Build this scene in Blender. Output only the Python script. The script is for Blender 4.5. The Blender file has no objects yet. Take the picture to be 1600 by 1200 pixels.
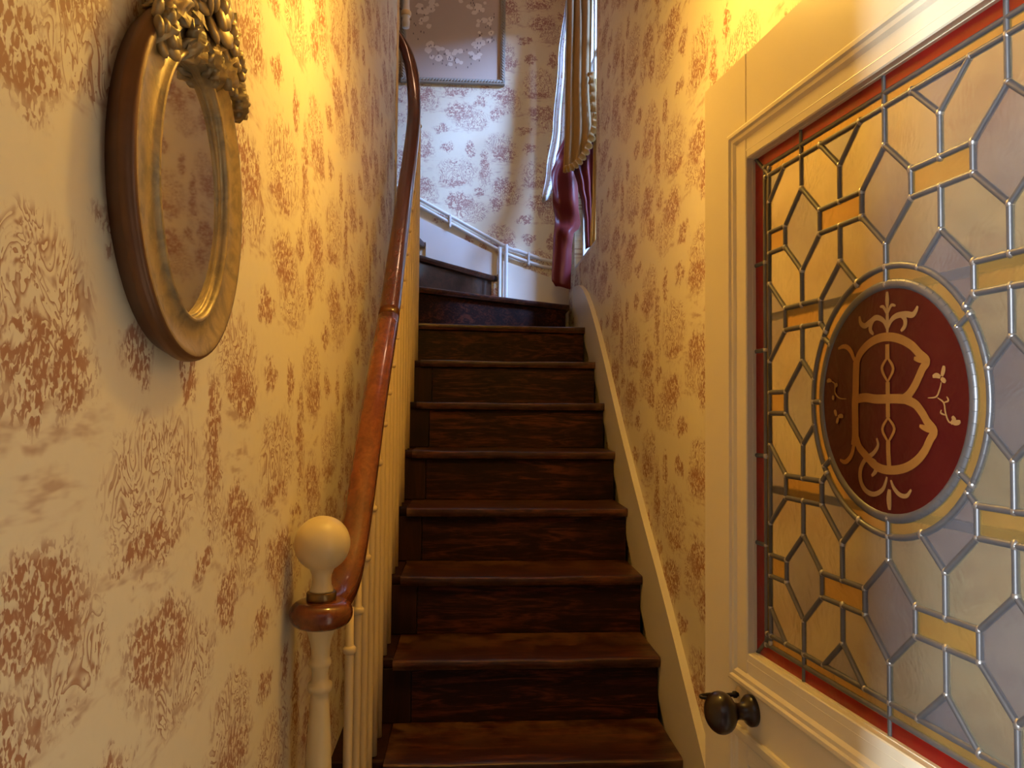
import bpy, bmesh, math, random
from mathutils import Vector, Matrix, noise
random.seed(7)
sc = bpy.context.scene
col = sc.collection
PI = math.pi

# ---------------------------------------------------------------- camera
YAW, PIT, ROLL = .0613, .0363, .0085
fw = Vector((math.sin(YAW)*math.cos(PIT), math.cos(YAW)*math.cos(PIT), math.sin(PIT)))
rt = Vector((math.cos(YAW), -math.sin(YAW), 0)); up = rt.cross(fw)
c_, s_ = math.cos(ROLL), math.sin(ROLL)
rt, up = c_*rt + s_*up, -s_*rt + c_*up
cd = bpy.data.cameras.new('camera'); cam = bpy.data.objects.new('camera', cd); col.objects.link(cam)
cam.matrix_world = Matrix(((rt.x, up.x, -fw.x, 0), (rt.y, up.y, -fw.y, 0), (rt.z, up.z, -fw.z, 0), (0, 0, 0, 1)))
cd.sensor_width = 36; cd.lens = 1180/1600*36; cd.clip_start = .02
sc.cycles.max_bounces = 7; sc.cycles.diffuse_bounces = 3; sc.cycles.glossy_bounces = 3; sc.cycles.transmission_bounces = 6
sc.cycles.adaptive_threshold = .02
sc.camera = cam

# ---------------------------------------------------------------- light and exposure
sc.view_settings.view_transform = 'Standard'; sc.view_settings.look = 'None'
sc.view_settings.gamma = 1; sc.view_settings.use_curve_mapping = False
sc.view_settings.exposure = 0.0
w = bpy.data.worlds.new('sky'); sc.world = w; w.use_nodes = True
bgn = w.node_tree.nodes['Background']; bgn.inputs[0].default_value = (.60, .82, 1, 1); bgn.inputs[1].default_value = 1.05

def area(name, loc, target, sx, sy, power, color):
    l = bpy.data.lights.new(name, 'AREA'); l.shape = 'RECTANGLE'; l.size = sx; l.size_y = sy
    l.energy = power; l.color = color
    o = bpy.data.objects.new(name, l); col.objects.link(o); o.location = loc
    o.rotation_euler = (Vector(target) - Vector(loc)).to_track_quat('-Z', 'Y').to_euler()
    return o
# daylight outside the landing window, and outside the window of the room behind the camera
area('sky_light_landing', (2.5, 2.6, 3.15), (.6, 3.9, 1.7), 1.0, 1.0, 560, (.29, .50, 1))
area('sky_light_room', (-4.3, -2.65, .35), (-3.4, -2.1, .1), 1.0, 1.8, 1650, (.80, .90, 1))

# ---------------------------------------------------------------- helpers
def link(o): col.objects.link(o); return o
def empty(name, loc, label, cat, group=None, rz=0):
    o = link(bpy.data.objects.new(name, None)); o.location = loc; o.rotation_euler = (0, 0, rz)
    o.empty_display_size = .05
    o['label'] = label; o['category'] = cat; BASE[o.name] = Vector(loc) if rz == 0 else Vector((0, 0, 0))
    if group: o['group'] = group
    return o
BASE = {}
def obj(name, data, mat, parent=None, smooth=False, local=False):
    """one mesh object; world coordinates are made local to the parent"""
    v, f = data
    off = BASE.get(parent.name, Vector((0, 0, 0))) if (parent is not None and not local) else Vector((0, 0, 0))
    me = bpy.data.meshes.new(name)
    me.from_pydata([(p[0]-off.x, p[1]-off.y, p[2]-off.z) for p in v], [], f); me.update()
    b = bmesh.new(); b.from_mesh(me); bmesh.ops.recalc_face_normals(b, faces=b.faces); b.to_mesh(me); b.free()
    if mat is not None: me.materials.append(mat)
    if smooth:
        for p in me.polygons: p.use_smooth = True
    o = link(bpy.data.objects.new(name, me))
    if parent is not None:
        o.parent = parent; BASE[o.name] = off
    else: BASE[o.name] = Vector((0, 0, 0))
    return o
def tag(o, label, cat, group=None, kind=None):
    o['label'] = label; o['category'] = cat
    if group: o['group'] = group
    if kind: o['kind'] = kind
    return o
def struct(name, data, mat, label, cat, smooth=False):
    return tag(obj(name, data, mat, None, smooth), label, cat, None, 'structure')
def auto(o, ang=40):
    m = o.modifiers.new('edge', 'EDGE_SPLIT'); m.split_angle = math.radians(ang)
    for p in o.data.polygons: p.use_smooth = True
    return o
def join(*ds):
    V, F = [], []
    for v, f in ds:
        n = len(V); V += list(v); F += [tuple(i+n for i in q) for q in f]
    return V, F
def box(x0, x1, y0, y1, z0, z1):
    v = [(x, y, z) for x in (x0, x1) for y in (y0, y1) for z in (z0, z1)]
    return v, [(0, 1, 3, 2), (4, 6, 7, 5), (0, 4, 5, 1), (2, 3, 7, 6), (0, 2, 6, 4), (1, 5, 7, 3)]
def bbox(x0, x1, y0, y1, z0, z1, b=.002):
    """box with chamfered edges"""
    bm = bmesh.new(); v, f = box(x0, x1, y0, y1, z0, z1)
    vs = [bm.verts.new(p) for p in v]
    for q in f: bm.faces.new([vs[i] for i in q])
    bmesh.ops.recalc_face_normals(bm, faces=bm.faces)
    bmesh.ops.bevel(bm, geom=list(bm.edges), offset=b, segments=1, affect='EDGES')
    bm.verts.index_update()
    r = [tuple(q.co) for q in bm.verts], [tuple(x.index for x in q.verts) for q in bm.faces]
    bm.free(); return r
def lathe(prof, c=(0, 0, 0), n=32, axis='z'):
    V, F = [], []
    for r, h in prof:
        for i in range(n):
            a = 2*PI*i/n
            V.append((c[0]+r*math.cos(a), c[1]+r*math.sin(a), c[2]+h))
    m = len(prof)
    for j in range(m-1):
        for i in range(n):
            k = (i+1) % n
            F.append((j*n+i, j*n+k, (j+1)*n+k, (j+1)*n+i))
    F.append(tuple(range(n-1, -1, -1))); F.append(tuple((m-1)*n+i for i in range(n)))
    return V, F
def frames(path, upv=Vector((0, 0, 1))):
    out = []
    for i, p in enumerate(path):
        a = path[max(i-1, 0)]; b = path[min(i+1, len(path)-1)]
        t = (Vector(b)-Vector(a)).normalized()
        s = t.cross(upv)
        if s.length < 1e-4: s = t.cross(Vector((1, 0, 0)))
        s.normalize(); out.append((Vector(p), t, s, s.cross(t).normalized()))
    return out
def sweep(path, prof, upv=Vector((0, 0, 1)), scale=None, caps=True):
    V, F = [], []; n = len(prof)
    for i, (p, t, s, u) in enumerate(frames(path, upv)):
        k = scale[i] if scale else 1
        for a, b in prof: V.append(tuple(p + s*a*k + u*b*k))
    for i in range(len(path)-1):
        for j in range(n):
            q = (j+1) % n
            F.append((i*n+j, i*n+q, (i+1)*n+q, (i+1)*n+j))
    if caps:
        F.append(tuple(range(n))); F.append(tuple((len(path)-1)*n+j for j in range(n-1, -1, -1)))
    return V, F
def circ(r, n=10, ry=None): return [(r*math.cos(2*PI*i/n), (ry or r)*math.sin(2*PI*i/n)) for i in range(n)]
def catmull(pts, n=6):
    P = [Vector(p) for p in pts]; P = [2*P[0]-P[1]] + P + [2*P[-1]-P[-2]]
    out = []
    for i in range(1, len(P)-2):
        for k in range(n):
            t = k/n; a, b, c, d = P[i-1], P[i], P[i+1], P[i+2]
            out.append(.5*((2*b)+(c-a)*t+(2*a-5*b+4*c-d)*t*t+(3*b-a-3*c+d)*t**3))
    out.append(P[-2]); return out
def prism(poly, fn, d):
    """poly: 2d outline; fn(a,b,h)->3d; extruded from h=d[0] to d[1]"""
    n = len(poly)
    V = [fn(a, b, d[0]) for a, b in poly] + [fn(a, b, d[1]) for a, b in poly]
    F = [tuple(range(n)), tuple(range(2*n-1, n-1, -1))] + [(i, (i+1) % n, n+(i+1) % n, n+i) for i in range(n)]
    return V, F
def blob(c, r, n=10, m=7, fn=None):
    V, F = [], []
    for j in range(1, m):
        ph = PI*j/m
        for i in range(n):
            a = 2*PI*i/n
            V.append((c[0]+r[0]*math.sin(ph)*math.cos(a), c[1]+r[1]*math.sin(ph)*math.sin(a), c[2]+r[2]*math.cos(ph)))
    T = len(V); V.append((c[0], c[1], c[2]+r[2])); V.append((c[0], c[1], c[2]-r[2]))
    for j in range(m-2):
        for i in range(n):
            k = (i+1) % n
            F.append((j*n+i, j*n+k, (j+1)*n+k, (j+1)*n+i))
    for i in range(n):
        F.append((T, (i+1) % n, i)); F.append((T+1, (m-2)*n+i, (m-2)*n+(i+1) % n))
    return V, F

# ---------------------------------------------------------------- materials
class NT:
    def __init__(s, name):
        s.m = bpy.data.materials.new(name); s.m.use_nodes = True; s.t = s.m.node_tree; s.n = s.t.nodes
        s.b = s.n['Principled BSDF']
    def set(s, **k):
        for a, v in k.items():
            i = s.b.inputs[a.replace('_', ' ')]
            if isinstance(v, bpy.types.NodeSocket): s.t.links.new(v, i)
            else: i.default_value = v
        return s.m
    def _in(s, sock, v):
        if isinstance(v, bpy.types.NodeSocket): s.t.links.new(v, sock)
        elif v is not None: sock.default_value = v
    def node(s, ty, **props):
        n = s.n.new(ty)
        for k, v in props.items(): setattr(n, k, v)
        return n
    def math(s, op, a, b=None, c=None, clamp=False):
        n = s.node('ShaderNodeMath', operation=op, use_clamp=clamp)
        for i, v in enumerate((a, b, c)):
            if v is not None: s._in(n.inputs[i], v)
        return n.outputs[0]
    def vec(s, op, a, b=None, c=None):
        n = s.node('ShaderNodeVectorMath', operation=op)
        for i, v in enumerate((a, b, c)):
            if v is not None: s._in(n.inputs[i], v)
        return n.outputs['Value'] if op in ('LENGTH', 'DOT_PRODUCT') else n.outputs[0]
    def pos(s): return s.node('ShaderNodeNewGeometry').outputs['Position']
    def obj(s): return s.node('ShaderNodeTexCoord').outputs['Object']
    def noise(s, v, scale, detail=2, rough=.5, dist=0, out=0):
        n = s.node('ShaderNodeTexNoise'); s._in(n.inputs['Vector'], v)
        n.inputs['Scale'].default_value = scale; n.inputs['Detail'].default_value = detail
        n.inputs['Roughness'].default_value = rough; n.inputs['Distortion'].default_value = dist
        return n.outputs[out]
    def step(s, v, a, b):
        n = s.node('ShaderNodeMapRange', interpolation_type='SMOOTHSTEP'); s._in(n.inputs[0], v)
        s._in(n.inputs[1], a); s._in(n.inputs[2], b); return n.outputs[0]
    def mix(s, f, a, b, blend='MIX'):
        n = s.node('ShaderNodeMix', data_type='RGBA', blend_type=blend)
        s._in(n.inputs[0], f); s._in(n.inputs[6], a if isinstance(a, bpy.types.NodeSocket) else (*a, 1))
        s._in(n.inputs[7], b if isinstance(b, bpy.types.NodeSocket) else (*b, 1)); return n.outputs[2]
    def bump(s, h, strength=.2, dist=.002):
        n = s.node('ShaderNodeBump'); s._in(n.inputs['Height'], h)
        n.inputs['Strength'].default_value = strength; n.inputs['Distance'].default_value = dist
        s.t.links.new(n.outputs[0], s.b.inputs['Normal'])

def paint(name, c, rough=.45, var=.12, sc_=9, bump=.08):
    k = NT(name); p = k.pos(); n = k.noise(p, sc_, 4, .6)
    k.bump(k.noise(p, 160, 2), bump, .001)
    k.set(Roughness=rough, Base_Color=k.mix(k.math('MULTIPLY', n, var*2), c, tuple(x*.72 for x in c)))
    return k.m
def metal(name, c, rough=.35, metallic=1.0, var=.3):
    k = NT(name); p = k.pos(); n = k.noise(p, 60, 3, .6)
    return k.set(Metallic=metallic, Roughness=rough, Base_Color=k.mix(k.math('MULTIPLY', n, var), c, tuple(x*.4 for x in c)))
def wood(name, dark, light, rough, axis, scale=1., coat=0., grain=.5, worn=0., edge=0., spec=.5):
    """axis: long direction of the grain"""
    k = NT(name); p = k.pos()
    oi = k.node('ShaderNodeObjectInfo')
    sh = k.vec('SCALE', (1.7, 2.9, 3.7)); k._in(k.n[-1].inputs['Scale'], k.math('MULTIPLY', oi.outputs['Random'], 9.))
    p = k.vec('ADD', p, sh)
    sv = {'x': (1, 9, 9), 'y': (9, 1, 9), 'z': (9, 9, 1)}[axis]
    q = k.vec('MULTIPLY', p, tuple(v*scale for v in sv))
    n1 = k.noise(q, 1.6, 5, .62, 1.6); n2 = k.noise(q, 9, 3, .6, .4); n3 = k.noise(p, 3.2, 3, .6)
    f = k.math('ADD', k.math('MULTIPLY', n1, .75), k.math('MULTIPLY', n2, .25))
    f = k.step(f, .5-.28*grain*1.2, .5+.13+.15*grain)
    cl = k.mix(f, dark, light)
    cl = k.mix(k.step(n3, .45, .75), cl, tuple(v*.55 for v in dark))
    if worn:
        cl = k.mix(k.math('MULTIPLY', k.step(n2, .5, .8), worn), cl, tuple(min(1, v*1.9) for v in light))
    if edge:      # stain rubbed off along the nosing
        pt = k.node('ShaderNodeNewGeometry').outputs['Pointiness']
        cl = k.mix(k.math('MULTIPLY', k.math('MULTIPLY', k.step(pt, .52, .60), k.step(k.noise(p, 14, 3, .6), .38, .62)), edge), cl, (.24, .12, .055))
    k.bump(n1, .15, .002)
    k.set(Base_Color=cl, Roughness=rough, Coat_Weight=coat, Coat_Roughness=.12, Specular_IOR_Level=spec)
    return k.m

# printed wallpaper: scenes of trees and figures in russet on cream, laid out in a repeat
# ellipses in metres inside one repeat: foliage, draped figures, soft ground
T_FOL = [(.637, .03, .085, .045), (.953, .05, .030, .05), (.635, -.165, .085, .055), (.885, -.265, .10, .055), (.585, -.27, .05, .05), (.85, -.152, .10, .020),
         (1.045, -.04, .032, .10), (.77, -.365, .055, .028), (1.02, -.205, .04, .022), (.80, .06, .045, .03)]
T_FIG = [(.87, -.085, .10, .07), (.61, .085, .075, .055), (1.05, -.11, .035, .06), (.96, -.32, .09, .05), (.68, -.22, .055, .045)]
T_GND = [(.63, -.075, .075, .022), (.82, -.175, .12, .016), (.62, -.015, .12, .018), (.93, -.375, .11, .016), (.70, -.27, .10, .016), (1.02, -.225, .07, .014)]
TU, TV, PU, PV = .55, -.42, .54, .54
def toile(name, axes, off=(0, 0), cream=(.89, .80, .61), ink=(.39, .16, .078), mag=1.0, ax=1.0):
    k = NT(name); p = k.pos()
    sx = k.node('ShaderNodeSeparateXYZ'); k.t.links.new(p, sx.inputs[0])
    u = sx.outputs[axes[0]]; v = sx.outputs[axes[1]]
    def cmb(a, b):
        c = k.node('ShaderNodeCombineXYZ'); k._in(c.inputs[0], a); k._in(c.inputs[1], b); return c.outputs[0]
    P = cmb(u, v)
    uu = k.math('DIVIDE', k.math('ADD', u, -TU+off[0]), PU*mag*ax)
    vv = k.math('DIVIDE', k.math('ADD', v, -TV+off[1]), PV*mag)
    L = cmb(k.math('MULTIPLY_ADD', k.math('FRACT', uu), PU, TU), k.math('MULTIPLY_ADD', k.math('FRACT', vv), PV, TV))
    wob = k.vec('SUBTRACT', k.noise(P, 24/mag, 2, .65, 0, 1), (.5, .5, .5))
    L = k.vec('ADD', L, k.vec('MULTIPLY', wob, (.085, .085, 0)))
    def dens(lst, a, b):
        full = []
        for cu, cv, ru, rv in lst:
            ru, rv = ru*1.16, rv*1.14
            for du in (-PU, 0, PU):
                for dv in (-PV, 0, PV):
                    if TU-ru < cu+du < TU+PU+ru and TV-rv < cv+dv < TV+PV+rv: full.append((cu+du, cv+dv, ru, rv))
        d = None
        for cu, cv, ru, rv in full:
            e = k.vec('LENGTH', k.vec('MULTIPLY_ADD', L, (1/ru, 1/rv, 0), (-cu/ru, -cv/rv, 0)))
            d = e if d is None else k.math('MINIMUM', d, e)
        return k.step(k.math('SUBTRACT', 1.0, d), a, b)
    fo, fi, gr = dens(T_FOL, -.14, .45), dens([(a, b, c*1.2, d*1.15) for a, b, c, d in T_FIG], -.10, .30), dens(T_GND, -.2, .7)
    # foliage: lumps of tone broken into dabs
    lump = k.noise(P, 46/mag, 2, .55, .5)
    dab = k.noise(k.vec('MULTIPLY', P, (1.30, .80, 1)), 130/mag, 2, .5, .6)
    f1 = k.step(k.math('ADD', k.math('MULTIPLY_ADD', fo, .13, dab), k.math('MULTIPLY', k.math('SUBTRACT', lump, .5), .55)), .55, .66)
    f2 = k.math('MULTIPLY', k.step(lump, .40, .66), .38)
    fol = k.math('MULTIPLY', k.math('MAXIMUM', f1, f2), fo)
    # figures: one-sided shading along warped contours
    wv = k.noise(k.vec('MULTIPLY', P, (1.25, .80, 1)), 15/mag, 3, .58, 1.1)
    saw = k.math('FRACT', k.math('MULTIPLY', wv, 9.))
    g1 = k.math('MULTIPLY', k.step(saw, .42, .97), k.step(k.math('SUBTRACT', 1.02, saw), .0, .06))
    g2 = k.step(dab, .60, .68)
    fig = k.math('MULTIPLY', k.math('MAXIMUM', k.math('MULTIPLY', g1, .95), k.math('MULTIPLY', g2, .8)), fi)
    # ground: streaky horizontal tone
    st_ = k.noise(k.vec('MULTIPLY', P, (.45, 1.7, 1)), 40/mag, 2, .55)
    gnd = k.math('MULTIPLY', k.math('MULTIPLY', k.step(st_, .42, .68), .62), gr)
    ink_f = k.math('MAXIMUM', k.math('MAXIMUM', fol, fig), gnd)
    base = k.mix(k.math('MULTIPLY', lump, .5), cream, tuple(x*.90 for x in cream))
    clr = k.mix(k.math('MULTIPLY', ink_f, .92), base, ink)
    k.set(Base_Color=clr, Roughness=.62)
    return k.m

def glass(name, c, trans=.45, rough=.3, mott=.25, coat=.35):
    k = NT(name); p = k.pos()
    n = k.noise(p, 14, 3, .6, .6)
    k.bump(k.noise(p, 22, 3, .55, .4), .5, .006)
    return k.set(Base_Color=k.mix(k.math('MULTIPLY', n, mott*2), c, tuple(x*.62 for x in c)), Roughness=rough,
                 Transmission_Weight=trans, IOR=1.30, Coat_Weight=coat, Coat_Roughness=.10)
def fabric(name, c, rough=.8, sheen=.2, trans=0., scale=420, var=.2):
    k = NT(name); p = k.pos(); n = k.noise(p, 16, 3)
    k.bump(k.noise(p, scale, 2), .15, .001)
    k.set(Base_Color=k.mix(k.math('MULTIPLY', n, var*2), c, tuple(x*.7 for x in c)), Roughness=rough, Sheen_Weight=sheen)
    if trans:
        tr = k.node('ShaderNodeBsdfTranslucent'); tr.inputs[0].default_value = (*c, 1)
        mx = k.node('ShaderNodeMixShader'); mx.inputs[0].default_value = trans
        out = [n_ for n_ in k.n if n_.type == 'OUTPUT_MATERIAL'][0]
        k.t.links.new(k.b.outputs[0], mx.inputs[1]); k.t.links.new(tr.outputs[0], mx.inputs[2]); k.t.links.new(mx.outputs[0], out.inputs[0])
    return k.m

M = {}
M['paper_side'] = toile('toile_wallpaper_side', (1, 2))
M['paper_right'] = toile('toile_wallpaper_right', (1, 2), (.33, .21))
M['paper_back'] = toile('toile_wallpaper_back', (0, 2), (.9, .13), ax=.9, ink=(.44, .205, .175))
M['plaster'] = paint('plaster', (.55, .50, .43), .8)
M['room'] = paint('near_room_paint', (.20, .155, .12), .8)
M['cream'] = paint('cream_paint', (.80, .74, .64), .42)
M['white'] = paint('white_paint', (.80, .78, .75), .42)
M['door'] = paint('door_paint', (.82, .725, .53), .36, .06, 7, .04)
M['ivory'] = paint('ivory_gloss', (.82, .67, .38), .30, .10)
M['baluster'] = paint('baluster_paint', (.80, .62, .34), .38, .25, 22)
M['tread'] = wood('stained_tread', (.030, .0070, .0038), (.125, .031, .0105), .38, 'x', 2.3, .12, .12, .25, .6)
M['riser'] = wood('stained_riser', (.018, .0046, .0034), (.105, .0265, .0120), .55, 'x', 2.3, .0, .12, .12, 0, .22)
M['block'] = wood('stained_block', (.018, .006, .004), (.046, .014, .0075), .55, 'z', 1., spec=.22)
M['riser_gloss'] = wood('varnished_riser', (.030, .012, .008), (.085, .035, .02), .30, 'x', 1., 1.0, .6, .1)
M['rail'] = wood('polished_mahogany', (.13, .028, .008), (.26, .062, .016), .22, 'y', 2., .6, .6)
M['wreath'] = wood('dark_mahogany', (.085, .017, .006), (.125, .026, .008), .20, 'z', 1., .6, .3)
M['brass'] = metal('aged_brass', (.30, .19, .08), .32)
M['iron'] = metal('black_iron', (.03, .022, .02), .45, .7)
M['knob'] = wood('dark_knob_wood', (.020, .007, .005), (.045, .014, .008), .28, 'z', 1.5, .25, .2)
M['lead'] = metal('lead_came', (.17, .165, .17), .40, .6, .5)
M['solder'] = metal('bright_solder', (.48, .46, .44), .34, .85)
M['tile'] = paint('floor_tile', (.22, .12, .08), .4)

# ---------------------------------------------------------------- the setting
FZ, CZ, UZ = -1.468, 1.25, 3.2
XL_, XR_, YB, YE = -.34, .60, 4.40, 3.52      # left wall face, right wall face, back wall face, end of left wall
struct('floor', join(box(-3.8, 2.4, -3.8, 4.6, FZ-.1, FZ)), M['tile'], 'reddish brown hall floor at the foot of the stairs', 'floor')
struct('wall_left', join(box(XL_-.10, XL_, .30, YE, FZ, UZ), box(-2.2, XL_-.10, YE-.1, YE, FZ, UZ)), M['paper_side'],
       'left wall papered in russet toile on cream, carrying the oval mirror', 'wall')
WY0, WY1, WZ0, WZ1 = 3.475, 4.16, .79, 2.38
struct('wall_right', join(box(XR_, .86, .30, WY0, FZ, UZ), box(XR_, .86, WY1, YB, FZ, UZ), box(XR_, .86, WY0, WY1, FZ, WZ0), box(XR_, .86, WY0, WY1, WZ1, UZ)),
       M['paper_right'], 'right stair wall papered in russet toile, running up behind the open door', 'wall')
struct('wall_back', box(-2.2, .86, YB, YB+.15, FZ, UZ), M['paper_back'], 'landing wall papered in toile, lit by the window, behind the framed picture', 'wall')
struct('wall_far', box(-2.3, -2.2, YE-.1, YB+.15, FZ, UZ), M['plaster'], 'plain wall closing the upper flight, out of view', 'wall')
struct('wall_front', join(box(-3.7, -.345, .18, .30, FZ, CZ), box(.525, 2.3, .18, .30, FZ, CZ), box(-.345, .525, .18, .30, .545, CZ)), M['room'],
       'wall of the near room around the doorway', 'wall')
RWY0, RWY1 = -2.66, -1.98
struct('wall_room_left', join(box(-3.8, -3.6, -3.7, RWY0, FZ, CZ), box(-3.8, -3.6, RWY1, .30, FZ, CZ), box(-3.8, -3.6, RWY0, RWY1, FZ, -.7), box(-3.8, -3.6, RWY0, RWY1, .95, CZ)),
       M['room'], 'near room wall with a tall window, behind the viewer', 'wall')
struct('wall_room_right', box(2.2, 2.3, -3.7, .18, FZ, CZ), M['room'], 'right wall of the near room behind the viewer', 'wall')
struct('wall_room_back', box(-3.8, 2.3, -3.8, -3.7, FZ, CZ), M['room'], 'rear wall of the near room behind the viewer', 'wall')
struct('ceiling', join(box(-3.8, 2.3, -3.8, 2.0, CZ, CZ+.15), box(-.44, .86, 2.0, 2.1, CZ, UZ), box(-2.3, .86, 2.0, YB+.15, UZ, UZ+.1)), M['plaster'],
       'plain white ceiling stepping up over the stairwell', 'ceiling')
# painted bead on the free corner of the left wall
struct('trim_1', sweep([(XL_-.002, YE+.002, FZ), (XL_-.002, YE+.002, UZ)], circ(.011, 12)), M['baluster'], 'slim yellow painted bead on the corner of the left wall', 'trim', True)

thin = NT('thin_window_glass')
tr = thin.node('ShaderNodeBsdfTransparent'); gl = thin.node('ShaderNodeBsdfGlossy'); gl.inputs['Roughness'].default_value = .02
mx = thin.node('ShaderNodeMixShader'); mx.inputs[0].default_value = .06
thin.t.links.new(tr.outputs[0], mx.inputs[1]); thin.t.links.new(gl.outputs[0], mx.inputs[2])
thin.t.links.new(mx.outputs[0], [n for n in thin.n if n.type == 'OUTPUT_MATERIAL'][0].inputs[0])
M['pane'] = thin.m
def window(name, x, y0, y1, z0, z1, label, sill=None):
    r = empty(name, (x, (y0+y1)/2, z0), label, 'window'); r['kind'] = 'structure'
    t = .045
    for a, b, c, d in ((y0, y0+t, z0, z1), (y1-t, y1, z0, z1), (y0+t, y1-t, z0, z0+t), (y0+t, y1-t, z1-t, z1)):
        obj('window_frame', bbox(x-.025, x+.025, a, b, c, d), M['white'], r)
    ym = (y0+y1)/2
    obj('mullion', bbox(x-.02, x+.02, ym-.018, ym+.018, z0+t, z1-t), M['white'], r)
    for i in (1, 2):
        zz = z0+(z1-z0)*i/3
        obj('glazing_bar', bbox(x-.014, x+.014, y0+t, ym-.018, zz-.011, zz+.011), M['white'], r)
        obj('glazing_bar', bbox(x-.014, x+.014, ym+.018, y1-t, zz-.011, zz+.011), M['white'], r)
    for i in range(3):
        za, zb = z0+(z1-z0)*i/3, z0+(z1-z0)*(i+1)/3
        for a, b in ((y0+t, ym-.018), (ym+.018, y1-t)):
            obj('window_pane', box(x-.002, x+.002, a, b, max(za+.011, z0+t), min(zb-.011, z1-t)), M['pane'], r)
    if sill: obj('window_sill', bbox(*sill), M['white'], r)
    return r
window('window_1', .665, WY0, WY1, WZ0+.02, WZ1, 'bright white framed landing window behind the curtains', (XR_+.001, .69, WY0+.002, WY1-.002, WZ0-.0, WZ0+.02))
window('window_2', -3.72, RWY0, RWY1, -.7, .95, 'tall window of the near room behind the viewer')

# ---------------------------------------------------------------- staircase
Y1, G, Z1, R_ = 1.9752, .2269, -.9036, .1882
def ny(k): return Y1+(k-1)*G
def nz(k): return Z1+(k-1)*R_
st = empty('staircase', (.1, 1.52, FZ), 'dark brown stained wooden staircase climbing to a winding turn', 'staircase')
TH = .032
def polyl(pts, n):
    P = [Vector((*p, 0)) for p in pts]; L = [0]
    for a, b in zip(P, P[1:]): L.append(L[-1]+(b-a).length)
    out = []
    for i in range(n+1):
        d = L[-1]*i/n
        for j in range(len(P)-1):
            if d <= L[j+1]+1e-9:
                f = (d-L[j])/max(L[j+1]-L[j], 1e-9); q = P[j].lerp(P[j+1], f); out.append((q.x, q.y)); break
    return out
def tread(L, R, back, z, seed, n=22, wear=.003):
    V, F = [], []
    f = polyl([L, R], n); b = polyl(back, n)
    for i in range(n+1):
        F0 = Vector((*f[i], 0)); B0 = Vector((*b[i], 0)); d = (B0-F0).normalized()
        w = noise.noise((i*.33, seed*3.1, .2))*wear; sag = (noise.noise((i*.21, seed*5.7, 3.3))-.15)*wear - .0022*math.sin(PI*i/n)
        F0 = F0 + d*w
        for a, h in ((None, 0), (.030, 0), (.012, 0.0), (.004, -.0008), (.0008, -.0035), (0, -.010), (.0015, -.022), (.008, -.030), (None, -TH)):
            q = B0 if a is None else F0 + d*a
            V.append((q.x, q.y, z+h+(sag if a is not None and h > -.02 else 0)))
    m = 9
    for i in range(n):
        for j in range(m):
            F.append((i*m+j, i*m+(j+1) % m, (i+1)*m+(j+1) % m, (i+1)*m+j))
    F.append(tuple(range(m))); F.append(tuple(n*m+j for j in range(m-1, -1, -1)))
    return [(x, min(y, YB-.003), z_) for x, y, z_ in V], F
def slab(L, R, z0, z1, t=.018):
    a, b = Vector((*L, 0)), Vector((*R, 0)); d = (b-a).normalized(); nrm = Vector((-d.y, d.x, 0))*t
    q = [a, b, b+nrm, a+nrm]
    for p in q: p.y = min(p.y, YB-.003)
    V = [(p.x, p.y, z0) for p in q]+[(p.x, p.y, z1) for p in q]
    return V, [(3, 2, 1, 0), (4, 5, 6, 7), (0, 1, 5, 4), (1, 2, 6, 5), (2, 3, 7, 6), (3, 0, 4, 7)]
XS, XT, XB = -.20, .577, -.148
for k in range(-1, 8):
    y, z = ny(k), nz(k); yb = ny(k+1)+.048
    if k == 7: yb = 3.60
    auto(obj('tread', tread((XS, y), (XT, y), [(XS+.002, yb), (XT, yb)], z, k), M['tread'], st))
    auto(obj('tread_end', tread((XL_+.001, y+.026), (XS-.0015, y+.026), [(XL_+.001, yb), (XS-.0015, yb)], z-.0015, k+40, 6, .001), M['block'], st))
    zb = nz(k-1)+.001 if k > -1 else FZ
    obj('riser', bbox(XB+.001, XT, y+.032, y+.048, zb, z-TH, .001), M['riser'], st)
    obj('riser_block', bbox(XL_+.001, XB-.001, y+.029, y+.048, zb, z-TH, .0015), M['block'], st)
# winding steps: (nosing left, nosing right, back outline)
W = {8: ((-.335, 3.53), (XT, 3.638), [(-.31, 3.67), (XT, 4.26)]),
     9: ((-.30, 3.595), (XT, 4.192), [(-.33, 3.76), (.14, 4.398), (XT, 4.398)]),
     10: ((-.33, 3.68), (.185, 4.398), [(-.36, 3.80), (-.25, 4.398), (.15, 4.398)]),
     11: ((-.36, 3.70), (-.242, 4.398), [(-.58, 3.56), (-.56, 4.398)]),
     12: ((-.53, 3.525), (-.50, 4.398), [(-.80, 3.525), (-.79, 4.398)]),
     13: ((-.76, 3.525), (-.74, 4.398), [(-1.02, 3.525), (-1.02, 4.398)]),
     14: ((-.99, 3.525), (-.97, 4.398), [(-2.19, 3.525), (-2.19, 4.398)])}
for k, (a, b, bk) in W.items():
    auto(obj('tread', tread(a, b, bk, nz(k), k, 26), M['tread'], st))
    A, B_ = Vector((*a, 0)), Vector((*b, 0)); d = (B_-A).normalized(); nr = Vector((-d.y, d.x, 0))
    q, p = A+nr*.032, B_+nr*.032
    if p.y > 4.396: p = q+(p-q)*((4.396-q.y)/(p.y-q.y))
    if p.x > XT and k < 10: p = q+(p-q)*((XT-q.x)/(p.x-q.x))
    obj('riser', slab((q.x, q.y), (p.x, p.y), nz(k-1)+.001, nz(k)-TH, .014), M['riser_gloss' if k >= 10 else 'riser'], st)

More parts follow.
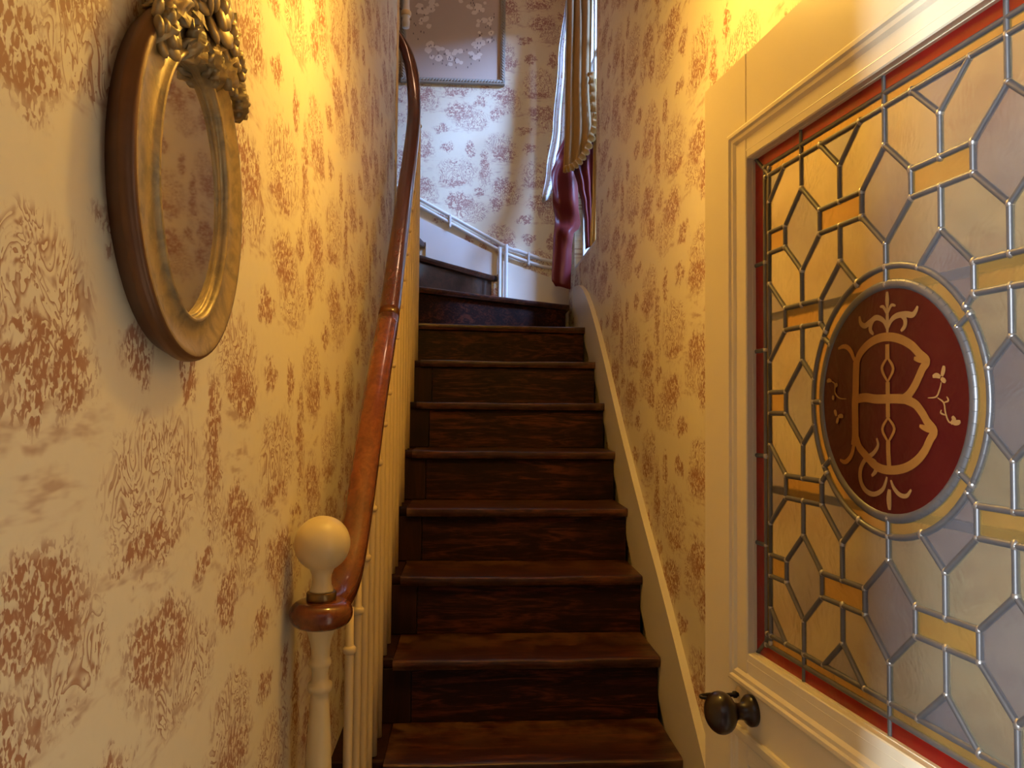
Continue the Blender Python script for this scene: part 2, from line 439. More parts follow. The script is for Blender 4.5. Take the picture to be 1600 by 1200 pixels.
# cream painted string board along the right wall
top = [(1.40, -1.165), (1.826, -.822), (2.157, -.556), (2.475, -.322), (2.818, -.055), (3.152, .227), (3.36, .39), (3.55, .52), (3.75, .62), (3.92, .665), (4.06, .672)]
top = [(p.x, p.y) for p in catmull([(a, b, 0) for a, b in top], 4)]
poly = top+[(4.06, .605), (3.6, .30), (3.3, .10), (1.60, -1.40), (1.55, FZ+.001), (1.40, FZ+.001)]
def board(poly, x0, x1):
    bm = bmesh.new(); n = len(poly)
    vs = [bm.verts.new((x0, a, b)) for a, b in poly]
    f = bm.faces.new(vs); r = bmesh.ops.extrude_face_region(bm, geom=[f])
    bmesh.ops.translate(bm, verts=[g for g in r['geom'] if isinstance(g, bmesh.types.BMVert)], vec=(x1-x0, 0, 0))
    bmesh.ops.triangulate(bm, faces=[q for q in bm.faces if len(q.verts) > 4]); bm.verts.index_update()
    o = [tuple(v.co) for v in bm.verts], [tuple(v.index for v in q.verts) for q in bm.faces]; bm.free(); return o
struct('trim_2', board(poly, .5785, XR_-.0005), M['cream'], 'cream painted string board rising beside the steps on the right wall', 'trim')
# white skirting round the landing
def backboard(poly, y0, y1):
    v, f = board([(a, b) for a, b in poly], 0, 1); return [(p[1], y0 if p[0] < .5 else y1, p[2]) for p in v], f
struct('baseboard_back', backboard([(-.95, 1.43), (-.295, 1.129), (.183, .907), (.196, .89), (.196, .84), (.188, .812), (.172, .794), (.14, .792), (-.24, .792), (-.24, .98), (-.60, .981), (-.95, 1.17)], YB-.016, YB-.0005), M['white'],
       'white sloping skirting board above the winding steps', 'skirting')
struct('baseboard_right', backboard([(.20, .885), (.244, .872), (.482, .79), (.5995, .752), (.5995, .604), (.20, .604)], YB-.014, YB-.0005), M['cream'],
       'cream skirting board in the corner under the red curtain', 'skirting')
# heating pipes
def pipe(pts, r=.0105): return sweep(catmull(pts, 5), circ(r, 10))
hp = empty('heating_pipes', (.2, YB-.02, .604), 'pair of white painted heating pipes running along the landing wall', 'pipe')
yp = YB-.022
obj('pipe', pipe([(-1.1, yp, 1.665), (-.5, yp, 1.345), (-.296, yp, 1.238), (.2, yp, .975), (.30, yp, .938), (.40, yp, .905), (.46, yp, .888), (.597, yp, .872)]), M['white'], hp, True)
obj('pipe', pipe([(-1.1, yp, 1.625), (-.5, yp, 1.305), (-.296, yp, 1.198), (.16, yp, .955), (.26, yp, .908), (.40, yp, .862), (.46, yp, .848), (.597, yp, .834)]), M['white'], hp, True)
obj('riser_pipe', pipe([(.190, yp-.018, .955), (.190, yp-.018, .78), (.190, yp-.018, .603)]), M['white'], hp, True)
obj('riser_pipe', pipe([(.228, yp-.018, .972), (.228, yp-.018, .78), (.228, yp-.018, .603)]), M['white'], hp, True)
for x, z in ((-.1, 1.112), (.36, .90), (-.4, 1.27)):
    obj('pipe_clip', bbox(x-.006, x+.006, yp-.016, YB-.0006, z-.045, z+.03, .002), M['white'], hp)

# ---------------------------------------------------------------- balustrade
bl = empty('balustrade', (-.275, 1.5, FZ), 'polished mahogany handrail on cream balusters with a ball topped newel', 'balustrade')
RP = [(-.275, 1.515, -.392), (-.262, 1.60, -.388), (-.253, 1.675, -.352), (-.25, 1.78, -.268), (-.25, 1.896, -.168), (-.25, 2.078, .002), (-.25, 2.25, .145), (-.25, 2.44, .295),
      (-.25, 2.62, .475), (-.25, 2.808, .665), (-.25, 3.03, .89), (-.25, 3.25, 1.105), (-.251, 3.44, 1.32), (-.258, 3.53, 1.48), (-.280, 3.585, 1.65), (-.335, 3.615, 1.79), (-.48, 3.625, 1.95), (-.80, 3.625, 2.2), (-1.2, 3.625, 2.5)]
rp = catmull(RP, 6); js = 7*6
pr = []
for i in range(20):
    a = 2*PI*i/20; c, s = math.cos(a), math.sin(a)
    pr.append((.0335*math.copysign(abs(c)**.75, c), .028*math.copysign(abs(s)**.8, s)))
obj('handrail', sweep(rp[:js+1], pr), M['rail'], bl, True)
scw = [1.0 - .10*min(1, i/40) for i in range(len(rp)-js)]
q = [Vector(p) for p in rp[js:]]; q[0] = q[0]+(q[1]-q[0])*.12
obj('handrail_wreath', sweep(q, pr, scale=scw), M['wreath'], bl, True)
NX, NY = -.275, 1.50
vp = [(.001, -.0255)]+[(.034+.0265*math.copysign(abs(math.cos(a))**.9, math.cos(a)), .0255*math.sin(a)) for a in [(-.5+i/14)*PI for i in range(15)]]+[(.001, .0255)]
obj('handrail_volute', lathe(vp, (NX, NY, -.394), 36), M['rail'], bl, True)
prof = [(.001, 0), (.030, 0), (.030, .10), (.027, .13), (.024, .16), (.026, .55), (.0252, .75), (.0228, .83), (.0182, .905), (.0172, .921), (.0220, .926), (.0242, .932), (.0228, .940), (.0164, .945), (.0154, .957), (.0164, .970), (.0205, .975), (.0222, .980), (.0200, .986), (.0174, .990), (.0180, 1.005), (.0205, 1.020), (.0245, 1.034), (.0285, 1.044), (.0285, 1.051), (.001, 1.051)]
nw = obj('newel_post', lathe(prof, (NX, NY, FZ), 32), M['ivory'], bl, True)
obj('newel_collar', lathe([(.001, 0), (.0275, 0), (.0285, .002), (.0285, .015), (.027, .017), (.001, .017)], (NX, NY, -.369), 32), M['brass'], bl, True)
fin = [(.001, 0), (.0225, 0), (.0225, .004), (.0190, .012), (.0180, .024), (.0190, .033), (.024, .044)]
cz, rr = .092, .0535
fin += [(rr*math.sin(a), cz-rr*math.cos(a)) for a in [.52+(PI-.52)*i/22 for i in range(23)][:-1]]+[(.0008, cz+rr)]
obj('ball_finial', lathe(fin, (NX, NY, -.352), 40), M['ivory'], bl, True)
def rail_z(y):
    for a, b in zip(rp, rp[1:]):
        if a.y <= y <= b.y: return a.z+(b.z-a.z)*(y-a.y)/max(b.y-a.y, 1e-6)
    return rp[0].z
BX = -.231
spots = []
for k in range(-1, 8):
    for o in (.055, .1685):
        spots.append((BX, ny(k)+o, nz(k)))
spots += [(-.245, 3.585, nz(8)), (-.262, 3.635, nz(9)), (-.285, 3.75, nz(10))]
for x, y, z in spots:
    zt = rail_z(min(y, 3.58))-.012
    h = zt-z
    r = .0095
    b = obj('baluster', lathe([(.001, 0), (r, 0), (r*1.05, h*.3), (r*.98, h-.13), (r*.8, h), (.001, h)], (x, y, z+.0002), 12), M['baluster'], bl, True)
    obj('collar', lathe([(.001, -.008), (.0105, -.008), (.0142, -.003), (.0142, .003), (.0105, .008), (.001, .008)], (x, y, zt-.085), 12), M['baluster'], b, True)
# pendant end of the upper newel beside the wall corner
dp = (-.312, 3.66, 1.875)
nd = obj('newel_drop', lathe([(.001, 0), (.018, 0), (.020, .03), (.017, .045), (.019, .05), (.0235, .062), (.0235, .075), (.019, .085), (.017, .11), (.018, .5), (.018, 1.3), (.001, 1.3)], dp, 20), M['white'], bl, True)
obj('drop_ring', lathe([(.0225, .056), (.0255, .060), (.0265, .068), (.0255, .077), (.0225, .081)], dp, 20), M['baluster'], nd, True)

# ---------------------------------------------------------------- door with leaded light
TH_D = .122; DC = Vector((.4558, .79, 0))
LW = .4225
dr = empty('door_1', (DC.x, DC.y, FZ), 'open cream panelled door with a leaded stained glass light, at the right', 'door', None, -(PI/2-TH_D))
dr['kind'] = 'structure'
DZ = -FZ      # local z of eye level
FY, BY = -.016, .020
def dbox(u0, u1, v0, v1, y0=FY, y1=BY, b=.0015): return bbox(u0, u1, y0, y1, v0+DZ, v1+DZ, b)
U0, V0, V1 = .283, -.342, .372
MO = .030    # face of the stile to the opening: the moulding covers the rest
for s in (-1, 1):
    a, b = sorted((s*LW, s*U0)); obj('stile', dbox(a, b, FZ+.006, .53), M['door'], dr, local=True)
for a, b in ((V1, .53), (-.50, V0), (FZ+.006, -1.22)):
    obj('rail', dbox(-U0+.0004, U0-.0004, a, b, FY+.0003, BY), M['door'], dr, local=True)
def ring(u0, u1, v0, v1, prof):
    V, F = [], []; n = len(prof)
    for s, y in prof:
        for u, v in ((u0-s, v0-s), (u1+s, v0-s), (u1+s, v1+s), (u0-s, v1+s)): V.append((u, y, v+DZ))
    for i in range(n):
        j = (i+1) % n
        for k in range(4):
            m = (k+1) % 4; F.append((i*4+k, i*4+m, j*4+m, j*4+k))
    return V, F
mould = [(.050, -.014), (.050, -.0205), (.047, -.0225), (.042, -.0225), (.0395, -.0195), (.034, -.0195), (.029, -.0155), (.023, -.0115), (.018, -.0105), (.016, -.0145), (.012, -.016), (.009, -.0145), (.006, -.0085), (.002, -.006), (-.001, -.006), (-.001, .006), (.050, .006)]
obj('glass_moulding', ring(-U0, U0, V0, V1, mould), M['door'], dr, local=True)
obj('panel_moulding', ring(-U0, U0, -1.22, -.50, [(s-.002, y) for s, y in mould]), M['door'], dr, local=True)
obj('door_panel', dbox(-U0, U0, -1.22, -.50, -.004, .008), M['door'], dr, local=True)
obj('panel_field', dbox(-U0+.045, U0-.045, -1.175, -.545, -.010, -.004, .004), M['door'], dr, local=True)

ll = obj('leaded_light', join(*[dbox(-.276, .276, v-.005, v+.005, .006, .014, .001) for v in (.137, -.106)]), M['iron'], dr, local=True)
ll['label'] = 'stained glass panel with a gold monogram on a red oval'
CV, p_, q_, a_, b_, s_h = .015, .1628, .1126, .0404, .0543, .0146
FU, FV = 1.5*p_, .322
EU, EV = .1385, .1455
M['g_cream'] = glass('glass_cream', (1, .93, .70), .90, .22)
M['g_lilac'] = glass('glass_lilac', (.72, .72, .80), .90, .22)
M['g_amber'] = glass('glass_amber', (.98, .66, .22), .85, .24)
M['g_red'] = glass('glass_red', (.52, .022, .016), .75, .28)
M['g_ruby'] = glass('glass_ruby', (.060, .0025, .0035), .10, .30, .15, .12)
M['gold_paint'] = paint('gold_glass_paint', (.26, .098, .014), .5, .35, 90)
M['gold_pale'] = paint('pale_gold_glass_paint', (.28, .135, .038), .5, .35, 90)
def clip_rect(P, u0, u1, v0, v1):
    for ax, lim, sg in ((0, u0, 1), (0, u1, -1), (1, v0, 1), (1, v1, -1)):
        out = []
        for i in range(len(P)):
            A, B = P[i-1], P[i]; ia, ib = sg*(A[ax]-lim) >= 0, sg*(B[ax]-lim) >= 0
            if ia != ib:
                t = (lim-A[ax])/(B[ax]-A[ax]); out.append((A[0]+t*(B[0]-A[0]), A[1]+t*(B[1]-A[1])))
            if ib: out.append(B)
        P = out
        if len(P) < 3: return []
    return P
def inside(p): return (p[0]/EU)**2+((p[1]-CV)/EV)**2 < 1
def cut_ellipse(P):
    if not any(inside((A[0]+(B[0]-A[0])*t/20, A[1]+(B[1]-A[1])*t/20)) for A, B in zip(P, P[1:]+P[:1]) for t in range(20)): return [P]
    D = []
    for A, B in zip(P, P[1:]+P[:1]):
        D += [(A[0]+(B[0]-A[0])*t/24, A[1]+(B[1]-A[1])*t/24) for t in range(24)]
    flags = [inside(d) for d in D]
    if all(flags): return []
    i0 = next(i for i in range(len(D)) if flags[i-1] and not flags[i])
    D = D[i0:]+D[:i0]; flags = flags[i0:]+flags[:i0]
    runs, cur = [], []
    for d, f in zip(D, flags):
        if not f: cur.append(d)
        elif cur: runs.append(cur); cur = []
    if cur: runs.append(cur)
    out = []
    for r in runs:
        if len(r) < 4: continue
        an = lambda d: math.atan2((d[1]-CV)/EV, d[0]/EU)
        t0, t1 = an(r[-1]), an(r[0]); dt = (t1-t0+PI) % (2*PI)-PI
        # thin the straight runs
        keep = [r[0]]+[b for a, b, c in zip(r, r[1:], r[2:]) if abs((b[0]-a[0])*(c[1]-b[1])-(b[1]-a[1])*(c[0]-b[0])) > 1e-9]+[r[-1]]
        out.append(keep+[(EU*math.cos(t0+dt*k/6), CV+EV*math.sin(t0+dt*k/6)) for k in range(7)])
    return out
def area2(P): return abs(sum(a[0]*b[1]-a[1]*b[0] for a, b in zip(P, P[1:]+P[:1])))/2
def pane(P, mat, y=0.0, t=.0013):
    if area2(P) < 1.2e-5: return
    c = (sum(p[0] for p in P)/len(P), sum(p[1] for p in P)/len(P))
    P = [(c[0]+(p[0]-c[0])*.992, c[1]+(p[1]-c[1])*.992) for p in P]
    return obj('glass_pane', prism(P, lambda a, b, h: (a, h, b+DZ), (y-t, y+t)), M[mat], ll, local=True)
segs, bsegs = [], []
def field(P, mat):
    P = clip_rect(P, -FU, FU, CV-FV, CV+FV)
    if P:
        for r in cut_ellipse(P): pane(r, mat)
for r in range(-4, 5):
    v = CV+r*q_
    loz = [-1, 0, 1] if r % 2 == 0 else [-1.5, -.5, .5, 1.5]
    rec = [-1.5, -.5, .5, 1.5] if r % 2 == 0 else [-1, 0, 1]
    for c in loz:
        u = c*p_
        H = [(u, v+b_), (u+a_, v+s_h), (u+a_, v-s_h), (u, v-b_), (u-a_, v-s_h), (u-a_, v+s_h)]
        field(H, 'g_lilac'); segs += list(zip(H, H[1:]+H[:1]))
        # vertical leads up and down from the lozenge tips to the neighbouring rows
        segs.append(((u, v+b_), (u, v+q_-s_h))); segs.append(((u, v-b_), (u, v-q_+s_h)))
    for c in rec:
        u = c*p_; l, rr_ = u-p_/2+a_, u+p_/2-a_
        field([(l, v-s_h), (rr_, v-s_h), (rr_, v+s_h), (l, v+s_h)], 'g_amber')
        segs += [((l, v+s_h), (rr_, v+s_h)), ((l, v-s_h), (rr_, v-s_h))]
        for sg in (-1, 1):
            e = u+sg*p_/2
            field([(u, v+s_h), (e-sg*a_, v+s_h), (e, v+b_), (e, v+q_-s_h), (u+sg*a_, v+q_-s_h), (u, v+q_-b_)], 'g_cream')
# borders: thin amber strip, then the red band, cut at the columns
OU, OV = .256, .337
cols = [-FU, -p_, 0, p_, FU]; rows = [-FV, -.20, -.075, .075, .20, FV]
for a, b in zip(cols, cols[1:]):
    for sg in (-1, 1):
        q = sorted((CV+sg*FV, CV+sg*OV)); pane([(a, q[0]), (b, q[0]), (b, q[1]), (a, q[1])], 'g_amber')
        q = sorted((CV+sg*OV, CV+sg*(FV+.043))); aa = -U0-.004 if a == -FU else a; bb = U0+.004 if b == FU else b
        pane([(aa, q[0]), (bb, q[0]), (bb, q[1]), (aa, q[1])], 'g_red')
for a, b in zip(rows, rows[1:]):
    for sg in (-1, 1):
        q = sorted((sg*FU, sg*OU)); pane([(q[0], CV+a), (q[1], CV+a), (q[1], CV+b), (q[0], CV+b)], 'g_amber')
        aa = -OV if a == -FV else a; bb = OV if b == FV else b
        q = sorted((sg*OU, sg*(U0+.004))); pane([(q[0], CV+aa), (q[1], CV+aa), (q[1], CV+bb), (q[0], CV+bb)], 'g_red')
for sg in (-1, 1):
    bsegs += [((-FU-.01, CV+sg*FV), (FU+.01, CV+sg*FV)), ((-OU, CV+sg*OV), (OU, CV+sg*OV)),
             ((sg*FU, CV-FV-.01), (sg*FU, CV+FV+.01)), ((sg*OU, CV-OV), (sg*OU, CV+OV))]
    for c in (-p_, 0, p_): bsegs.append(((c, CV+sg*FV), (c, CV+sg*.36)))
    for r in (-.20, -.075, .075, .20): bsegs.append(((sg*OU, CV+r), (sg*.285, CV+r)))
    for s2 in (-1, 1): bsegs.append(((sg*FU, CV+s2*FV), (sg*.284, CV+s2*.36)))
# medallion
def ell(ru, rv, n=64, t0=0, t1=2*PI): return [(ru*math.cos(t0+(t1-t0)*i/n), CV+rv*math.sin(t0+(t1-t0)*i/n)) for i in range(n)]
med = obj('glass_medallion', prism(ell(.1175, .1235), lambda a, b, h: (a, h, b+DZ), (-.0015, .0015)), M['g_ruby'], ll, local=True)
med['label'] = 'dark red oval pane'
angs = [math.radians(x) for x in (33, 90, 147, 180, 213, 270, 327)]
for a, b in zip(angs, angs[1:]+[angs[0]+2*PI]):
    P = [(.1205*math.cos(a+(b-a)*i/10), CV+.1265*math.sin(a+(b-a)*i/10)) for i in range(11)]
    P += [(EU*math.cos(b-(b-a)*i/10), CV+EV*math.sin(b-(b-a)*i/10)) for i in range(11)]
    obj('ring_pane', prism(P, lambda u, v, h: (u, h, v+DZ), (-.0013, .0013)), M['g_amber'], ll, local=True)
# lead cames: half round section, clipped to the field and outside the medallion
def came(A, B, w=.0035, h=.0036):
    d = Vector((B[0]-A[0], B[1]-A[1])); L = d.length
    if L < 1e-5: return None
    d /= L; n = Vector((-d.y, d.x)); V, F = [], []
    pr_ = [(-1, .0), (-.8, -.65), (-.3, -1), (.3, -1), (.8, -.65), (1, 0), (.8, .65), (-.8, .65)]
    for P in (A, B):
        for x, y in pr_: V.append((P[0]+n.x*x*w, y*h, P[1]+n.y*x*w+DZ))
    m = len(pr_)
    for j in range(m): F.append((j, (j+1) % m, m+(j+1) % m, m+j))
    F.append(tuple(range(m))); F.append(tuple(range(2*m-1, m-1, -1)))
    return V, F
done, cames, joints = set(), [], {}
def keyp(p): return (round(p[0], 4), round(p[1], 4))
for A, B, border in [(a, b, False) for a, b in segs]+[(a, b, True) for a, b in bsegs]:
    outer = abs(A[0]) > FU+.001 or abs(B[0]) > FU+.001 or abs(A[1]-CV) > FV+.001 or abs(B[1]-CV) > FV+.001
    if not border and outer:      # clip a lattice edge to the field
        t0, t1 = 0, 1
        for ax, lo, hi in ((0, -FU, FU), (1, CV-FV, CV+FV)):
            d = B[ax]-A[ax]
            if abs(d) < 1e-9:
                if not lo-1e-6 <= A[ax] <= hi+1e-6: t1 = -1
                continue
            x, y = sorted(((lo-A[ax])/d, (hi-A[ax])/d)); t0, t1 = max(t0, x), min(t1, y)
        if t1-t0 < .02: continue
        A, B = [(A[0]+(B[0]-A[0])*t, A[1]+(B[1]-A[1])*t) for t in (t0, t1)]
    k = tuple(sorted((keyp(A), keyp(B))))
    if k in done: continue
    done.add(k)
    pts = [(A[0]+(B[0]-A[0])*t/60, A[1]+(B[1]-A[1])*t/60) for t in range(61)]
    run = []
    for x in pts+[None]:
        if x is not None and not inside(x): run.append(x)
        elif run:
            if len(run) > 2:
                c = came(run[0], run[-1])
                if c: cames.append(c)
                for e in (run[0], run[-1]): joints[keyp(e)] = e
            run = []
def ringlead(ru, rv, w, h=.0036):
    P = ell(ru, rv, 72); return join(*[came(A, B, w, h) for A, B in zip(P, P[1:]+P[:1])])
cames.append(ringlead(EU, EV, .0038)); cames.append(ringlead(.1200, .1258, .0056))
for a in angs:
    A, B = [(u*math.cos(a), CV+v*math.sin(a)) for u, v in ((.1205, .1265), (EU, EV))]
    cames.append(came(A, B)); joints[keyp(A)] = A; joints[keyp(B)] = B
auto(obj('lead_came', join(*cames), M['lead'], ll, local=True), 50)
so = []
for e in joints.values():
    if abs(e[0]) < .287 and abs(e[1]-CV) < .357:
        r = random.uniform(.0038, .0050); so.append(blob((e[0], 0, e[1]+DZ), (r, .0046, r*random.uniform(.9, 1.3)), 8, 6))
obj('solder_joint', join(*so), M['solder'], ll, True, local=True)['kind'] = 'stuff'
# painted monogram on the medallion
STROKES=[
 (0.0115,[(-0.0503,0.06),(-0.0513,0.044),(-0.0524,0.023),(-0.0534,0.013),(-0.0534,-0.003),(-0.0534,-0.023),(-0.0554,-0.036)]),
 (0.0060,[(-0.0846,0.078),(-0.0745,0.08),(-0.0665,0.078),(-0.0594,0.072),(-0.0554,0.065),(-0.0503,0.058)]),
 (0.0060,[(-0.0826,-0.054),(-0.0735,-0.056),(-0.0655,-0.052),(-0.0594,-0.045),(-0.0564,-0.036),(-0.0513,-0.028)]),
 (0.0095,[(-0.0503,0.058),(-0.0444,0.068),(-0.0322,0.077),(-0.0151,0.083),(0.003,0.084),(0.0222,0.08),(0.0393,0.072),(0.0514,0.062),(0.0614,0.054),(0.0555,0.047),(0.0504,0.039),(0.0433,0.029),(0.0353,0.021),(0.0262,0.016)]),
 (0.0060,[(0.0594,0.054),(0.0514,0.056),(0.0433,0.058)]),
 (0.0100,[(-0.0534,0.017),(-0.0352,0.019),(-0.0161,0.017),(0.013,0.017),(0.0333,0.016)]),
 (0.0095,[(0.0302,0.016),(0.0443,0.011),(0.0544,0.002),(0.0614,-0.007),(0.0705,-0.016),(0.0645,-0.025),(0.0565,-0.037),(0.0453,-0.047),(0.0292,-0.055),(0.0101,-0.059),(-0.008,-0.059),(-0.0232,-0.054),(-0.0363,-0.045),(-0.0464,-0.037),(-0.0514,-0.027)]),
 (0.0060,[(0.0695,-0.016),(0.0604,-0.014),(0.0504,-0.011)]),
 (0.0065,[(0.003,0.076),(0.003,0.068),(0.003,0.061)]),
 (0.0065,[(0.003,0.035),(0.003,0.017),(0.003,-0.003)]),
 (0.0065,[(0.003,-0.029),(0.003,-0.041),(0.004,-0.056)]),
 (0.0038,[(0.003,0.062),(-0.0061,0.05),(0.003,0.035)]),
 (0.0038,[(0.003,0.062),(0.0121,0.049),(0.003,0.035)]),
 (0.0038,[(0.003,-0.003),(-0.0061,-0.016),(0.003,-0.03)]),
 (0.0038,[(0.003,-0.003),(0.013,-0.015),(0.003,-0.03)]),
 (0.0060,[(0.003,0.133),(0.003,0.126),(0.003,0.121),(0.003,0.116)]),
 (0.0035,[(0.003,0.108),(-0.0031,0.117),(-0.009,0.118)]),
 (0.0035,[(0.003,0.108),(0.0091,0.117),(0.0161,0.116)]),
 (0.0050,[(0.003,0.117),(0.003,0.104),(0.003,0.096),(0.003,0.086)]),
 (0.0065,[(0.003,0.092),(-0.0031,0.102),(-0.0151,0.107),(-0.0261,0.103),(-0.0352,0.1),(-0.0423,0.104),(-0.0444,0.112)]),
 (0.0055,[(-0.0181,0.106),(-0.0242,0.1),(-0.0252,0.094),(-0.0202,0.089)]),
 (0.0065,[(0.003,0.092),(0.0091,0.101),(0.0181,0.105),(0.0313,0.105),(0.0413,0.103),(0.0463,0.106),(0.0494,0.111)]),
 (0.0055,[(0.0232,0.105),(0.0302,0.1),(0.0303,0.093),(0.0242,0.088)]),
 (0.0060,[(-0.0161,-0.026),(-0.0141,-0.034),(-0.0222,-0.043),(-0.0353,-0.05),(-0.0444,-0.062),(-0.0444,-0.075),(-0.0363,-0.085),(-0.0222,-0.088),(-0.008,-0.082),(-0.002,-0.073),(0.0,-0.067)]),
 (0.0060,[(-0.0342,-0.051),(-0.0232,-0.051),(-0.0171,-0.056),(-0.0191,-0.063),(-0.0252,-0.068)]),
 (0.0050,[(0.0061,-0.07),(0.0111,-0.078),(0.0201,-0.084),(0.0302,-0.084),(0.0372,-0.077)]),
 (0.0075,[(0.004,-0.08),(0.003,-0.091),(0.004,-0.102)]),
 (0.0018,[(0.0806,0.032),(0.0785,0.025),(0.0736,0.018),(0.0624,0.017)]),
 (0.0018,[(0.0756,0.017),(0.0836,0.012),(0.0856,0.003),(0.0897,-0.006),(0.0957,-0.008)]),
 (0.0018,[(0.0836,0.012),(0.0897,0.014),(0.0876,0.018)]),
 (0.0018,[(0.0856,-0.0),(0.0797,0.002),(0.0806,0.005)]),
 (0.0050,[(0.0816,0.038),(0.0836,0.043),(0.0846,0.048)]),
 (0.0050,[(0.0797,0.037),(0.0746,0.039),(0.0695,0.038)]),
 (0.0050,[(0.0806,0.036),(0.0836,0.034),(0.0866,0.032)]),
 (0.0050,[(0.0927,-0.008),(0.0968,-0.005),(0.0947,-0.001)]),
 (0.0050,[(0.0957,-0.008),(0.1007,-0.007),(0.1048,-0.006)]),
 (0.0018,[(-0.0987,0.04),(-0.0916,0.036),(-0.0906,0.025),(-0.0816,0.019),(-0.0696,0.018)]),
 (0.0050,[(-0.0987,0.04),(-0.1038,0.041),(-0.1068,0.039)]),
 (0.0050,[(-0.0887,-0.002),(-0.0906,0.002),(-0.0926,0.005)]),
 (0.0050,[(-0.0857,-0.003),(-0.0796,-0.002),(-0.0755,-0.003)]),
 (0.0050,[(-0.0857,-0.004),(-0.0867,-0.008),(-0.0887,-0.011)]),
 (0.0050,[(-0.0947,0.017),(-0.0947,0.02),(-0.0937,0.022)]),
 (0.0050,[(-0.0897,0.033),(-0.0887,0.035),(-0.0867,0.033)]),
]

def ribbon(w, P, y, taper=True):
    C = catmull([(a, 0, b) for a, b in P], 5); n = len(C); V, F = [], []
    for i, c in enumerate(C):
        t = (C[min(i+1, n-1)]-C[max(i-1, 0)]).normalized(); nn = Vector((-t.z, 0, t.x))
        k = w/2*(1 if not taper else (.30+.70*math.sin(PI*min(max((i+.6)/(n-.0), 0), 1))**.6))
        V += [(c.x+nn.x*k, y, c.z+nn.z*k+DZ), (c.x-nn.x*k, y, c.z-nn.z*k+DZ)]
    for i in range(n-1): F.append((2*i, 2*i+1, 2*i+3, 2*i+2))
    m = len(V); V += [(a, b+.0004, c) for a, b, c in V]; F += [tuple(x+m for x in reversed(f)) for f in list(F)]
    return V, F
big = [ribbon(w, P, -.0023-i*.00002, i not in (0, 3, 5, 6, 8, 9, 10)) for i, (w, P) in enumerate(STROKES[:15])]
sm = [ribbon(w, P, -.0021-i*.00002) for i, (w, P) in enumerate(STROKES[15:])]
mg = obj('painted_monogram', join(*big), M['gold_paint'], ll, local=True); mg['label'] = 'gold letters B and I interlaced'
mg = obj('painted_scrolls', join(*sm), M['gold_pale'], ll, local=True); mg['label'] = 'pale gold scrolls and sprigs'
# knob, keyhole plate, screws
def along_y(v, f, c): return [(c[0]+p[0], c[1]-p[2], c[2]+p[1]) for p in v], f
KU, KV = -.268, -.417
kn = [(.001, 0), (.0215, 0), (.0215, .006), (.018, .010), (.0125, .013), (.0110, .020), (.0115, .026), (.016, .030)]
kn += [(.0285*math.sin(a), .048-.0215*math.cos(a)) for a in [.62+(PI-.62)*i/14 for i in range(15)][:-1]]+[(.001, .0695)]
v, f = along_y(*lathe(kn, (0, 0, 0), 28), (KU, FY, KV+DZ)); obj('door_knob', (v, f), M['knob'], dr, True, local=True)
v, f = along_y(*lathe([(.001, 0), (.011, 0), (.011, .002), (.001, .003)], (0, 0, 0), 20), (-.305, FY, -.408+DZ)); obj('keyhole_plate', (v, f), M['ivory'], dr, True, local=True)
for u, vv in ((-.313, -.382), (-.297, -.392), (-.275, -.39), (-.262, -.40)):
    obj('screw_head', blob((u, FY, vv+DZ), (.003, .0025, .003), 8, 6), M['ivory'], dr, True, local=True)
# the key: a thing of its own, sitting in the lock
rot = Matrix.Rotation(-(PI/2-TH_D), 4, 'Z'); kb = Vector((DC.x, DC.y, 0)) + rot @ Vector((-.305, FY, -.408))
ky = empty('key', kb, 'small black iron key sticking out of the door lock', 'key', None, -(PI/2-TH_D))
v, f = along_y(*lathe([(.001, -.02), (.003, -.02), (.003, .004), (.005, .006), (.005, .010), (.003, .012), (.003, .032), (.0042, .034), (.001, .035)], (0, 0, 0), 12), (0, 0, 0))
obj('key_stem', (v, f), M['iron'], ky, True, local=True)
P = [(.0065*math.sin(2*PI*i/24), -.033-.014*(1-math.cos(2*PI*i/24)), 0) for i in range(25)]
obj('key_bow', sweep(P, circ(.0026, 8), Vector((0, 0, 1)), caps=False), M['iron'], ky, True, local=True)

# ---------------------------------------------------------------- oval mirror
MY, MZ = .880, .252
AI, BI, AO, BO = .107, .149, .172, .197
k = NT('aged_gilt'); p = k.pos(); n1 = k.noise(p, 26, 4, .6, 1.); n2 = k.noise(p, 90, 3, .6)
cl = k.mix(k.step(n1, .38, .68), (.46, .34, .165), (.27, .215, .125)); cl = k.mix(k.math('MULTIPLY', k.step(n2, .5, .75), .5), cl, (.56, .43, .22))
k.bump(n1, .2, .003); M['gilt'] = k.set(Base_Color=cl, Roughness=.42, Metallic=.35)
k = NT('bronze_edge'); p = k.pos(); n1 = k.noise(p, 30, 4)
M['gilt_edge'] = k.set(Base_Color=k.mix(n1, (.22, .10, .045), (.12, .06, .03)), Roughness=.4, Metallic=.35)
k = NT('silvered_glass'); M['mirror'] = k.set(Base_Color=(.78, .76, .76, 1), Metallic=1.0, Roughness=.03)
mr = empty('oval_mirror', (XL_, MY, MZ-BO), 'oval mirror in a worn gilt frame with a carved flower crest', 'mirror')
def oval(prof, n=72, close=True):
    V, F = [], []; m = len(prof)
    for t, h in prof:
        a, b = AI+(AO-AI)*t, BI+(BO-BI)*t
        for i in range(n):
            w_ = 2*PI*i/n; V.append((XL_+h+.011*(h > .0055), MY+a*math.cos(w_), MZ+b*math.sin(w_)))
    for j in range(m-1):
        for i in range(n):
            q = (i+1) % n; F.append((j*n+i, j*n+q, (j+1)*n+q, (j+1)*n+i))
    return V, F
